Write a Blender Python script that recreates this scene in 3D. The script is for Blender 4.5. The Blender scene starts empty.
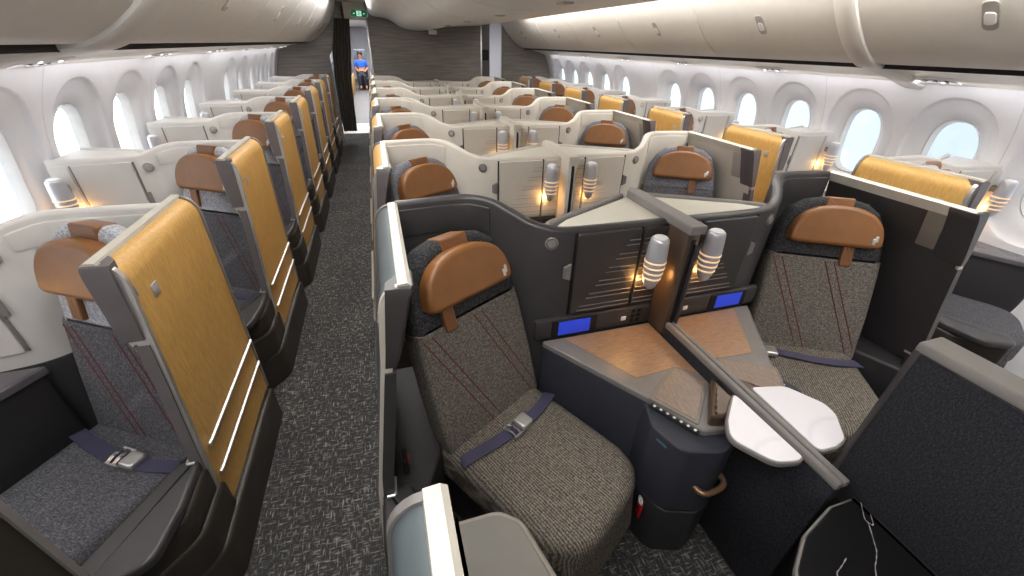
import bpy, math, random
from mathutils import Vector, Matrix
random.seed(7)
SC = bpy.context.scene
COL = SC.collection
R = math.radians
PI = math.pi
SC.view_settings.view_transform = 'Standard'
SC.view_settings.look = 'None'
SC.view_settings.gamma = 1.0
SC.view_settings.use_curve_mapping = False
SC.view_settings.exposure = 0.12
try:
    SC.cycles.use_denoising = True
    SC.cycles.max_bounces = 8
    SC.cycles.diffuse_bounces = 5
    SC.cycles.caustics_reflective = False
    SC.cycles.caustics_refractive = False
    SC.cycles.sample_clamp_indirect = 6.0
except Exception:
    pass

# ------------------------------------------------------------------ camera
CAM = Vector((-1.016, 0.0, 1.75))
YAW, PITCH, ROLL, FPX = .3153, .5464, .0313, 398.4
fw = Vector((math.sin(YAW)*math.cos(PITCH), math.cos(YAW)*math.cos(PITCH), -math.sin(PITCH)))
r0 = Vector((math.cos(YAW), -math.sin(YAW), 0))
u0 = r0.cross(fw)
rr = r0*math.cos(ROLL) + u0*math.sin(ROLL)
uu = -r0*math.sin(ROLL) + u0*math.cos(ROLL)
cd = bpy.data.cameras.new('camera')
cam = bpy.data.objects.new('camera', cd)
COL.objects.link(cam)
m = Matrix((rr, uu, -fw)).transposed().to_4x4()
m.translation = CAM
cam.matrix_world = m
cd.sensor_width = 36.0
cd.lens = FPX/1024*36
cd.clip_start = .02
SC.camera = cam

# ------------------------------------------------------------------ materials
def srgb(r, g, b):
    f = lambda c: (c/255/12.92) if c/255 <= .04045 else ((c/255+.055)/1.055)**2.4
    return (f(r), f(g), f(b), 1)

class NT:
    def __init__(s, name):
        s.m = bpy.data.materials.new(name); s.m.use_nodes = True
        s.t = s.m.node_tree; s.b = s.t.nodes['Principled BSDF']
    def n(s, typ, **kw):
        x = s.t.nodes.new(typ)
        for k, v in kw.items():
            if k.startswith('_'): setattr(x, k[1:], v)
            else: x.inputs[k.replace('__', ' ')].default_value = v
        return x
    def l(s, a, b): s.t.links.new(a, b)
    def coord(s, scale=(1, 1, 1), rot=(0, 0, 0), out='Object'):
        c = s.n('ShaderNodeTexCoord'); mp = s.n('ShaderNodeMapping')
        mp.inputs['Scale'].default_value = scale; mp.inputs['Rotation'].default_value = rot
        s.l(c.outputs[out], mp.inputs['Vector']); return mp.outputs['Vector']
    def noise(s, vec, scale, detail=2, rough=.5):
        x = s.n('ShaderNodeTexNoise', Scale=scale, Detail=detail, Roughness=rough)
        s.l(vec, x.inputs['Vector']); return x.outputs['Fac']
    def ramp(s, fac, stops):
        x = s.n('ShaderNodeValToRGB'); e = x.color_ramp.elements
        e[0].position, e[0].color = stops[0]; e[1].position, e[1].color = stops[-1]
        for p, c in stops[1:-1]:
            k = e.new(p); k.color = c
        s.l(fac, x.inputs['Fac']); return x.outputs['Color']
    def bump(s, fac, strength=.2, dist=.002):
        x = s.n('ShaderNodeBump', Strength=strength, Distance=dist)
        s.l(fac, x.inputs['Height']); s.l(x.outputs['Normal'], s.b.inputs['Normal'])

def mul(c, k): return (c[0]*k, c[1]*k, c[2]*k, 1)

def plain(name, col, rough=.5, metal=0.0, var=.06, scale=14, spec=.5, bump=0):
    t = NT(name); v = t.coord()
    f = t.noise(v, scale, 3)
    t.l(t.ramp(f, [(.3, mul(col, 1-var)), (.7, mul(col, 1+var))]), t.b.inputs['Base Color'])
    t.b.inputs['Roughness'].default_value = rough; t.b.inputs['Metallic'].default_value = metal
    t.b.inputs['Specular IOR Level'].default_value = spec
    if bump: t.bump(t.noise(v, 420, 2), bump, .001)
    return t.m

def tweed(name, lo, mid, hi, scale=150, stretch=(1, 1, .35), bump=.5, wave=False):
    t = NT(name)
    a = t.noise(t.coord(stretch), scale, 3, .7)
    b = t.noise(t.coord((stretch[2]*1.2, 1, 1)), scale*1.1, 2, .6)
    mx = t.n('ShaderNodeMath', _operation='ADD'); t.l(a, mx.inputs[0]); t.l(b, mx.inputs[1])
    hf = t.n('ShaderNodeMath', _operation='MULTIPLY'); t.l(mx.outputs[0], hf.inputs[0]); hf.inputs[1].default_value = .5
    fac = hf.outputs[0]
    if wave:
        w = t.n('ShaderNodeTexWave', Scale=34, Distortion=7.0, Detail=2.0)
        w.inputs['Detail Scale'].default_value = .6
        t.l(t.coord((1, .25, 1), (0, 0, .2)), w.inputs['Vector'])
        ad = t.n('ShaderNodeMath', _operation='MULTIPLY_ADD'); t.l(w.outputs['Fac'], ad.inputs[0]); ad.inputs[1].default_value = .17
        t.l(fac, ad.inputs[2]); fac2 = t.n('ShaderNodeMath', _operation='SUBTRACT'); t.l(ad.outputs[0], fac2.inputs[0]); fac2.inputs[1].default_value = .085
        fac = fac2.outputs[0]
    t.l(t.ramp(fac, [(.36, lo), (.5, mid), (.62, hi)]), t.b.inputs['Base Color'])
    t.b.inputs['Roughness'].default_value = .95; t.b.inputs['Specular IOR Level'].default_value = .15
    t.bump(fac, bump, .003)
    return t.m

def wood(name, c1, c2, rough=.4, scale=(60, 4, 4), metal=0., sc=6):
    t = NT(name); v = t.coord(scale)
    f = t.noise(v, sc, 4, .6)
    t.l(t.ramp(f, [(.3, c1), (.7, c2)]), t.b.inputs['Base Color'])
    t.b.inputs['Roughness'].default_value = rough; t.b.inputs['Metallic'].default_value = metal
    return t.m

def marble(name, base, vein, scale, rough=.25, lo=.47, hi=.5):
    t = NT(name); v = t.coord()
    n1 = t.noise(v, scale, 4, .45)
    sb = t.n('ShaderNodeMath', _operation='SUBTRACT'); t.l(n1, sb.inputs[0]); sb.inputs[1].default_value = .5
    ab = t.n('ShaderNodeMath', _operation='ABSOLUTE'); t.l(sb.outputs[0], ab.inputs[0])
    t.l(t.ramp(ab.outputs[0], [(0, vein), (lo, base), (1, base)]), t.b.inputs['Base Color'])
    t.b.inputs['Roughness'].default_value = rough
    return t.m

def emit(name, col, strength):
    t = NT(name); t.b.inputs['Base Color'].default_value = col
    f = t.noise(t.coord(), 9, 1)
    t.l(t.ramp(f, [(.2, mul(col, .96)), (.8, col)]), t.b.inputs['Emission Color'])
    t.b.inputs['Emission Strength'].default_value = strength
    return t.m

def carpet_mat():
    t = NT('carpet')
    a = t.noise(t.coord((1, .2, 1)), 130, 2, .5)
    b = t.noise(t.coord((.2, 1, 1)), 130, 2, .5)
    mx = t.n('ShaderNodeMath', _operation='MAXIMUM'); t.l(a, mx.inputs[0]); t.l(b, mx.inputs[1])
    big = t.noise(t.coord(), 3.2, 2)
    ad = t.n('ShaderNodeMath', _operation='MULTIPLY_ADD'); t.l(big, ad.inputs[0]); ad.inputs[1].default_value = .10; t.l(mx.outputs[0], ad.inputs[2])
    t.l(t.ramp(ad.outputs[0], [(.57, srgb(54, 53, 54)), (.66, srgb(82, 81, 80)), (.78, srgb(142, 139, 134))]), t.b.inputs['Base Color'])
    t.b.inputs['Roughness'].default_value = .95; t.b.inputs['Specular IOR Level'].default_value = .1
    t.bump(mx.outputs[0], .4, .004)
    return t.m

def gold_mat():
    t = NT('gold_weave')
    a = t.noise(t.coord((1, 1, .12)), 160, 2)
    b = t.noise(t.coord((1, .3, .06)), 9, 2)
    mx = t.n('ShaderNodeMath', _operation='MULTIPLY_ADD'); t.l(a, mx.inputs[0]); mx.inputs[1].default_value = .6; 
    h = t.n('ShaderNodeMath', _operation='MULTIPLY'); t.l(b, h.inputs[0]); h.inputs[1].default_value = .4
    t.l(h.outputs[0], mx.inputs[2])
    t.l(t.ramp(mx.outputs[0], [(.35, srgb(176, 134, 68)), (.65, srgb(204, 162, 94))]), t.b.inputs['Base Color'])
    t.b.inputs['Roughness'].default_value = .5; t.b.inputs['Metallic'].default_value = .05
    return t.m

def leather_mat(name, c):
    t = NT(name); v = t.coord()
    f = t.noise(v, 7, 4, .6)
    t.l(t.ramp(f, [(.3, mul(c, .86)), (.7, mul(c, 1.12))]), t.b.inputs['Base Color'])
    t.b.inputs['Roughness'].default_value = .42; t.bump(t.noise(v, 300, 3), .12, .001)
    return t.m

def stripe_mat(name, c1, c2, scale, axis='Z'):
    t = NT(name)
    w = t.n('ShaderNodeTexWave', Scale=scale, Distortion=.8, Detail=1.0); w.bands_direction = axis
    t.l(t.coord(), w.inputs['Vector'])
    n = t.noise(t.coord((.3, 1, 3)), 9, 3)
    ad = t.n('ShaderNodeMath', _operation='MULTIPLY_ADD'); t.l(n, ad.inputs[0]); ad.inputs[1].default_value = .7
    h = t.n('ShaderNodeMath', _operation='MULTIPLY'); t.l(w.outputs['Fac'], h.inputs[0]); h.inputs[1].default_value = .35
    t.l(h.outputs[0], ad.inputs[2])
    t.l(t.ramp(ad.outputs[0], [(.3, c1), (.75, c2)]), t.b.inputs['Base Color'])
    t.b.inputs['Roughness'].default_value = .6
    return t.m

def glass_mat():
    t = NT('window_glass'); nt = t.t
    tr = t.n('ShaderNodeBsdfTransparent'); gl = t.n('ShaderNodeBsdfGlossy', Roughness=.02)
    n = t.noise(t.coord(), 2, 1)
    t.l(t.ramp(n, [(.3, (.95, .98, 1, 1)), (.7, (.97, .985, 1, 1))]), tr.inputs['Color'])
    mx = t.n('ShaderNodeMixShader', Fac=.05)
    t.l(tr.outputs[0], mx.inputs[1]); t.l(gl.outputs[0], mx.inputs[2])
    t.l(mx.outputs[0], nt.nodes['Material Output'].inputs['Surface'])
    return t.m

M = dict(
    carpet=carpet_mat(), gold=gold_mat(), glass=glass_mat(),
    tweed=tweed('tweed_brown', srgb(66, 62, 59), srgb(98, 93, 88), srgb(132, 126, 119), scale=230),
    tweedw=tweed('tweed_cushion', srgb(64, 59, 54), srgb(98, 92, 85), srgb(136, 129, 119), scale=210, wave=True),
    char=tweed('charcoal_fabric', srgb(30, 30, 32), srgb(52, 52, 54), srgb(82, 82, 84), scale=190, bump=.3),
    ltfab=tweed('pale_fabric', srgb(130, 132, 138), srgb(165, 167, 174), srgb(196, 198, 205), scale=170, bump=.3),
    leather=leather_mat('tan_leather', srgb(128, 84, 44)),
    leather2=leather_mat('tan_leather_dark', srgb(120, 78, 43)),
    stitch=plain('red_thread', srgb(105, 38, 38), .8),
    belt=plain('indigo_webbing', srgb(62, 60, 84), .7, bump=.3),
    alu=plain('aluminium', srgb(205, 203, 200), .28, .75),
    lamp=plain('lamp_silver', srgb(196, 196, 202), .3, .35),
    cap=plain('satin_cap', srgb(196, 191, 180), .5, .15),
    gloss=plain('gloss_dark_shelf', srgb(92, 90, 96), .16),
    pad=plain('grey_olive_pad', srgb(92, 89, 83), .6),
    shellw=plain('pale_grey_shell', srgb(202, 199, 195), .42, var=.02),
    midfab=tweed('mid_grey_fabric', srgb(84, 85, 92), srgb(112, 113, 121), srgb(142, 143, 150), scale=190, bump=.3),
    chrome=plain('chrome', srgb(225, 225, 225), .12, .95),
    dark=plain('dark_plastic', srgb(57, 55, 56), .38),
    dark2=plain('dark_plastic_deep', srgb(42, 41, 43), .5),
    brown=plain('dark_brown_plastic', srgb(47, 42, 37), .45),
    navy=plain('navy_laminate', srgb(48, 50, 60), .6, bump=.15),
    weave=tweed('black_weave', srgb(26, 27, 31), srgb(40, 41, 46), srgb(56, 57, 62), scale=260, bump=.2),
    cream=plain('cream_shell', srgb(202, 196, 186), .42, var=.02),
    creamtop=plain('cream_top', srgb(206, 202, 188), .5, var=.02),
    grey=plain('grey_trim', srgb(120, 116, 114), .4),
    mauve=plain('mauve_grey_trim', srgb(98, 92, 94), .35),
    ltgrey=plain('light_grey_trim', srgb(172, 168, 164), .35, .2),
    steel=plain('steel_blue_pad', srgb(80, 89, 93), .5),
    taupe=plain('taupe_panel', srgb(118, 112, 104), .5),
    taupel=plain('taupe_rim', srgb(142, 134, 126), .45),
    white=plain('white_liner', srgb(226, 226, 230), .5, var=.015),
    bin=plain('bin_plastic', srgb(223, 221, 218), .55, var=.015),
    ceil=plain('ceiling_panel', srgb(228, 222, 212), .5, var=.015),
    psu=plain('service_panel', srgb(232, 226, 214), .3, var=.02),
    black=plain('black_gap', srgb(12, 12, 12), .6),
    woodc=wood('console_wood', srgb(134, 104, 80), srgb(170, 138, 111), .35, (5, 60, 5)),
    woodl=wood('lid_wood', srgb(108, 92, 82), srgb(148, 132, 120), .4, (60, 5, 5)),
    bronze=plain('bronze', srgb(150, 118, 90), .35, .6),
    bronzed=plain('dark_bronze', srgb(92, 78, 68), .35, .4),
    marble=marble('white_marble', srgb(228, 226, 232), srgb(220, 217, 224), 3, .22, .035, .1),
    bmarble=marble('black_marble', srgb(24, 24, 26), srgb(150, 146, 140), 1.3, .25, .006, .02),
    bulk=stripe_mat('bulkhead_linen', srgb(112, 106, 102), srgb(150, 143, 138), 14),
    curtain=plain('curtain_cloth', srgb(82, 74, 70), .9),
    screen=emit('blue_screen', srgb(40, 62, 190), .5),
    ring=emit('lamp_ring', (1, .66, .38, 1), .55),
    spot=emit('spot_bulb', (1, .92, .8, 1), 1.5),
    red=plain('red_tag', srgb(190, 28, 34), .5),
    wht=plain('white_print', srgb(235, 235, 235), .5),
    teal=plain('teal_print', srgb(70, 110, 128), .5),
    green=emit('exit_green', srgb(16, 74, 48), .8),
    exitw=emit('exit_white', srgb(170, 225, 200), .9),
    vinyl=plain('pale_vinyl', srgb(190, 186, 180), .5),
    carpet2=stripe_mat('aft_carpet', srgb(62, 62, 64), srgb(96, 94, 94), 6, 'Y'),
    aft=plain('aft_liner', srgb(222, 222, 228), .5),
    tanp=plain('aft_tan_panel', srgb(196, 160, 104), .5),
    slate=plain('aft_slate', srgb(84, 88, 100), .6),
    blue=plain('blue_shirt', srgb(36, 92, 200), .8),
    skin=plain('skin', srgb(170, 120, 92), .6),
    hair=plain('dark_hair', srgb(30, 24, 22), .6),
    trousers=plain('dark_trousers', srgb(32, 34, 48), .8),
    ledge=plain('window_frame_grey', srgb(206, 204, 202), .45),
)

# ------------------------------------------------------------------ mesh helpers
class MB:
    def __init__(s): s.v = []; s.f = []
    def add(s, vs, fs, M4=None):
        o = len(s.v)
        s.v += [tuple(M4 @ Vector(p)) if M4 else tuple(p) for p in vs]
        s.f += [tuple(i+o for i in f) for f in fs]
        return s
    def rings(s, rings, M4=None, cap0=True, cap1=True, closed=True):
        n = len(rings[0]); vs = [p for r in rings for p in r]; fs = []
        for i in range(len(rings)-1):
            for j in range(n if closed else n-1):
                k = (j+1) % n
                fs.append((i*n+j, i*n+k, (i+1)*n+k, (i+1)*n+j))
        if cap0: fs.append(tuple(reversed(range(n))))
        if cap1: fs.append(tuple(range((len(rings)-1)*n, len(rings)*n)))
        return s.add(vs, fs, M4)
    def prism(s, out, z0, z1, rt=0., rb=0., M4=None, seg=4):
        out = ccw(out)
        R_ = []
        if rb > 0:
            R_ = [[(x, y, z0+rb*(1-math.cos(i/seg*PI/2))) for x, y in inset(out, rb*(1-math.sin(i/seg*PI/2)))] for i in range(seg)]
        R_.append([(x, y, z0+rb) for x, y in out])
        if rt > 0:
            if z1-rt > z0+rb+1e-6: R_.append([(x, y, z1-rt) for x, y in out])
            for i in range(1, seg+1):
                a = i/seg*PI/2
                R_.append([(x, y, z1-rt*(1-math.sin(a))) for x, y in inset(out, rt*(1-math.cos(a)))])
            R_.append([(x, y, z1) for x, y in inset(out, rt*1.12)])
        else:
            R_.append([(x, y, z1) for x, y in out])
        return s.rings(R_, M4)
    def box(s, x0, x1, y0, y1, z0, z1, r=0.003, M4=None):
        r = min(r, (x1-x0)*.45, (y1-y0)*.45, (z1-z0)*.45)
        return s.prism(rrect(x0, x1, y0, y1, r, 2), z0, z1, r, r, M4, 2)
    def tube(s, pts, r, n=8, M4=None, cap=True):
        pts = [Vector(p) for p in pts]; rg = []
        up = Vector((0, 0, 1))
        for i, p in enumerate(pts):
            d = (pts[min(i+1, len(pts)-1)]-pts[max(i-1, 0)]).normalized()
            a = d.cross(up)
            if a.length < 1e-3: a = d.cross(Vector((1, 0, 0)))
            a.normalize(); b = a.cross(d)
            rad = r[i] if isinstance(r, (list, tuple)) else r
            rg.append([tuple(p+a*math.cos(t)*rad+b*math.sin(t)*rad) for t in [2*PI*k/n for k in range(n)]])
        return s.rings(rg, M4, cap, cap)
    def lathe(s, prof, n=20, M4=None):
        rg = [[(r*math.cos(2*PI*k/n), r*math.sin(2*PI*k/n), z) for k in range(n)] for r, z in prof]
        return s.rings(rg, M4)
    def build(s, name, mat, parent=None, ang=38, kind=None):
        me = bpy.data.meshes.new(name)
        me.from_pydata(s.v, [], s.f); me.validate(); me.update()
        import bmesh
        bm = bmesh.new(); bm.from_mesh(me); bmesh.ops.recalc_face_normals(bm, faces=bm.faces); bm.to_mesh(me); bm.free()
        me.materials.append(mat)
        me.polygons.foreach_set('use_smooth', [True]*len(me.polygons))
        me.set_sharp_from_angle(angle=R(ang))
        o = bpy.data.objects.new(name, me); COL.objects.link(o)
        if parent: o.parent = parent
        if kind: o['kind'] = kind
        return o

def area2(p): return sum(p[i][0]*p[(i+1) % len(p)][1]-p[(i+1) % len(p)][0]*p[i][1] for i in range(len(p)))
def ccw(p): return list(p) if area2(p) > 0 else list(reversed(p))
def inset(p, d):
    n = len(p); o = []
    for i in range(n):
        a, b, c = Vector(p[i-1]), Vector(p[i]), Vector(p[(i+1) % n])
        e1 = (b-a); e2 = (c-b)
        e1 = e1.normalized() if e1.length > 1e-9 else e2.normalized()
        e2 = e2.normalized() if e2.length > 1e-9 else e1
        n1 = Vector((-e1.y, e1.x)); n2 = Vector((-e2.y, e2.x))
        mm = n1+n2
        if mm.length < 1e-6: mm = n1.copy()
        mm.normalize(); k = max(.35, mm.dot(n1))
        q = b+mm*(d/k); o.append((q.x, q.y))
    return o
def rpoly(pts, rad, seg=6):
    """polygon with rounded corners; rad one number or one per corner"""
    n = len(pts); out = []
    for i in range(n):
        r = rad[i] if isinstance(rad, (list, tuple)) else rad
        a, b, c = Vector(pts[i-1]), Vector(pts[i]), Vector(pts[(i+1) % n])
        if r <= 1e-5: out.append((b.x, b.y)); continue
        d1 = (a-b).normalized(); d2 = (c-b).normalized()
        half = math.acos(max(-1, min(1, d1.dot(d2))))/2
        t = min(r/math.tan(max(half, .05)), (a-b).length*.48, (c-b).length*.48)
        p0 = b+d1*t; p2 = b+d2*t
        for k in range(seg+1):
            w = k/seg; q = p0*(1-w)**2+b*2*w*(1-w)+p2*w*w
            out.append((q.x, q.y))
    return out
def rrect(x0, x1, y0, y1, r, seg=5): return rpoly([(x0, y0), (x1, y0), (x1, y1), (x0, y1)], r, seg)
def catmull(pts, k=5):
    pts = [Vector(p) for p in pts]; o = []
    for i in range(len(pts)-1):
        p0, p1, p2, p3 = pts[max(i-1, 0)], pts[i], pts[i+1], pts[min(i+2, len(pts)-1)]
        for j in range(k):
            t = j/k
            o.append(.5*((2*p1)+(p2-p0)*t+(2*p0-5*p1+4*p2-p3)*t*t+(3*p1-p0-3*p2+p3)*t**3))
    o.append(pts[-1]); return o
def wall_strip(mb, path, zb, thick, ztop=None, lip=.014):
    """a wall of the given thickness along a smooth plan path; path points are (x, y, z_top)"""
    P = catmull(path); rg = []
    for i, p in enumerate(P):
        d = P[min(i+1, len(P)-1)]-P[max(i-1, 0)]; d.z = 0; d.normalize()
        n = Vector((d.y, -d.x, 0))          # towards the viewer's side (front)
        zt = p.z if ztop is None else min(ztop, p.z)
        prof = [(0, zb), (0, zt-lip), (.3*lip, zt-.3*lip), (lip, zt), (thick-lip, zt), (thick-.3*lip, zt-.3*lip), (thick, zt-lip), (thick, zb)]
        rg.append([(p.x-n.x*t, p.y-n.y*t, z) for t, z in prof])
    return mb.rings(rg)
def empty(name, loc=(0, 0, 0), rz=0., sx=1):
    o = bpy.data.objects.new(name, None); COL.objects.link(o)
    o.location = loc; o.rotation_euler = (0, 0, rz); o.scale = (sx, 1, 1)
    o.empty_display_size = .1
    return o
def tag(o, label, cat, group=None):
    o['label'] = label; o['category'] = cat
    if group: o['group'] = group
    return o
KIDS = {}
def dup(o, parent=None):
    c = o.copy(); COL.objects.link(c)
    if parent: c.parent = parent
    for ch in list(o.children): dup(ch, c)
    return c
def placed(root, loc, rz=0., sx=1):
    root.location = loc; root.rotation_euler = (0, 0, rz); root.scale = (sx, 1, 1); return root
def struct(name, mb, mat, parent=None, ang=38):
    o = mb.build(name, mat, parent, ang)
    if parent is None: o['kind'] = 'structure'
    return o

PITCHY = 1.13
CX = .10                         # plane of the centre divider
UA = -.995                       # inner face of the exit-sign-aisle wall of the centre block
UB = 2*CX-UA
WL, WR = -1.800, 1.862           # inner faces of the window blocks' aisle walls
DV = .29                         # window rows stand further aft
ZT = 1.235

# ------------------------------------------------------------------ airline seat
TILT = R(18)
def back_matrix(z0=.41, TILT=TILT):
    up = Vector((0, math.sin(TILT), math.cos(TILT))); nf = Vector((0, -math.cos(TILT), math.sin(TILT)))
    m4 = Matrix((Vector((1, 0, 0)), up, nf)).transposed().to_4x4()
    m4.translation = Vector((0, 0, z0)); return m4
BM = back_matrix()
def sym(half): return [(x, y) for x, y in half]+[(-x, y) for x, y in reversed(half) if x > 1e-6]
BACK_HALF = [(0, 0), (.24, 0), (.255, .03), (.258, .25), (.252, .45), (.243, .58), (.226, .67), (.19, .742), (.13, .785), (.06, .80), (0, .803)]
def back_outline(t0, t1):
    h = [(x, y) for x, y in BACK_HALF]
    pts = []
    for i in range(len(h)-1):
        for k in range(6):
            w = k/6; pts.append((h[i][0]*(1-w)+h[i+1][0]*w, h[i][1]*(1-w)+h[i+1][1]*w))
    pts.append(h[-1])
    keep = [p for p in pts if t0-1e-6 <= p[1] <= t1+1e-6 and p[0] > 0]
    xs0, xs1 = keep[0][0], keep[-1][0]
    half = ([(keep[0][0], t0)] if abs(keep[0][1]-t0) > 1e-4 else [])+keep+([(xs1, t1)] if keep[-1][1] < t1-1e-4 and t1 < .76 else [])
    return [(x, y) for x, y in half]+[(-x, y) for x, y in reversed(half)]

def make_seat(strap_s, buckle_s, lower, upper, tilt=TILT, hk=0.0, ws=1.0, th=.07, sp=.52):
    root = empty('airline_seat')
    detail = True
    BM = back_matrix(.41, tilt) @ Matrix.Diagonal((ws, 1+hk, 1, 1))
    mb = MB(); mb.prism(back_outline(0, sp), -th, .03, .022, .01, BM); mb.build('backrest', lower, root)
    mb = MB(); mb.prism(back_outline(sp-.03, .82), -th-.004, .024, .03, .02, BM); mb.build('backrest_wing', upper, root)
    # leather headrest: flat underside, domed top
    o = []
    for k in range(25):
        a = PI*k/24
        o.append((.20*math.copysign(abs(math.cos(a))**.85, math.cos(a)), .60+.165*math.sin(a)**.85))
    o = o[1:-1]+[(-.2, .598), (-.185, .584), (-.16, .580), (.16, .580), (.185, .584), (.2, .598)]
    hr = MB().prism(o, .01, .078, .018, .005, BM).build('headrest', M['leather'], root)
    MB().prism(rrect(-.06, .06, .70, .803, .01), -th*.8, .028, .008, 0, BM).build('leather_band', M['leather2'], hr)
    MB().prism(rrect(strap_s-.026, strap_s+.026, .485, .60, .006), .02, .04, .006, 0, BM).build('pull_strap', M['leather2'], hr)
    MB().prism(rrect(.145, .16, .60, .63, .005), .07, .082, .003, 0, BM @ Matrix.Translation((.0, 0, 0)))\
        .prism(rrect(.157, .17, .612, .642, .005), .066, .081, .003, 0, BM).build('metal_tag', M['alu'], hr)
    if detail:
        mb = MB()
        for s0, t0, s1, t1 in [(-.235, sp-.02, -.03, .05), (-.195, sp-.02, .01, .05), (.0, sp-.02, .205, .05), (.04, sp-.02, .232, .08)]:
            mb.tube([Vector((s0+(s1-s0)*k/8, t0+(t1-t0)*k/8, .0305)) for k in range(9)], .0022, 5, BM)
        mb.build('stitching', M['stitch'], root)
    cush = M['tweedw'] if lower == M['tweed'] else lower
    MB().prism(rpoly([(-.262, .06), (.247, .06), (.225, -.57), (-.25, -.57)], [.03, .03, .17, .17], 8), .30, .465, .05, .02).build('seat_cushion', cush, root)
    mz = Matrix(((1, 0, 0, 0), (0, math.sin(R(8)), -math.cos(R(8)), -.50), (0, math.cos(R(8)), math.sin(R(8)), .06), (0, 0, 0, 1)))
    MB().prism(rrect(-.225, .225, 0, .36, .05), .0, .075, .03, .01, mz).build('leg_rest', cush, root)
    MB().box(-.23, .23, -.42, .12, .0, .31, .02).build('seat_base', M['dark2'], root)
    # lap belt
    zc = .474
    pth = [(-.252, -.07, zc-.012), (-.235, -.075, zc-.004), (-.12, -.10, zc), (0, -.115, zc), (.12, -.115, zc), (.215, -.095, zc-.004), (.236, -.088, zc-.012)]
    P = catmull(pth, 4); rg = []
    for i, p in enumerate(P):
        d = (P[min(i+1, len(P)-1)]-P[max(0, i-1)]); d.z = 0; d.normalize(); n = Vector((-d.y, d.x, 0))*.024
        rg.append([tuple(p-n), tuple(p+n), tuple(p+n+Vector((0, 0, .004))), tuple(p-n+Vector((0, 0, .004)))])
    belt = MB().rings(rg).build('lap_belt', M['belt'], root)
    by = -.115
    MB().prism(rrect(buckle_s, buckle_s+.06, by-.03, by+.03, .014), zc, zc+.024, .008, .004).build('buckle', M['alu'], belt)
    mb = MB()
    for dx in (-.045, -.018):
        mb.tube([(buckle_s+dx, by-.032, zc+.008), (buckle_s+dx, by-.01, zc+.017), (buckle_s+dx, by+.01, zc+.017), (buckle_s+dx, by+.032, zc+.008)], .006, 6)
    mb.tube([(buckle_s-.05, by-.032, zc+.01), (buckle_s+.005, by-.032, zc+.01)], .006, 6)
    mb.tube([(buckle_s-.05, by+.032, zc+.01), (buckle_s+.005, by+.032, zc+.01)], .006, 6)
    mb.build('buckle_frame', M['chrome'], belt)
    return root

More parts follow.
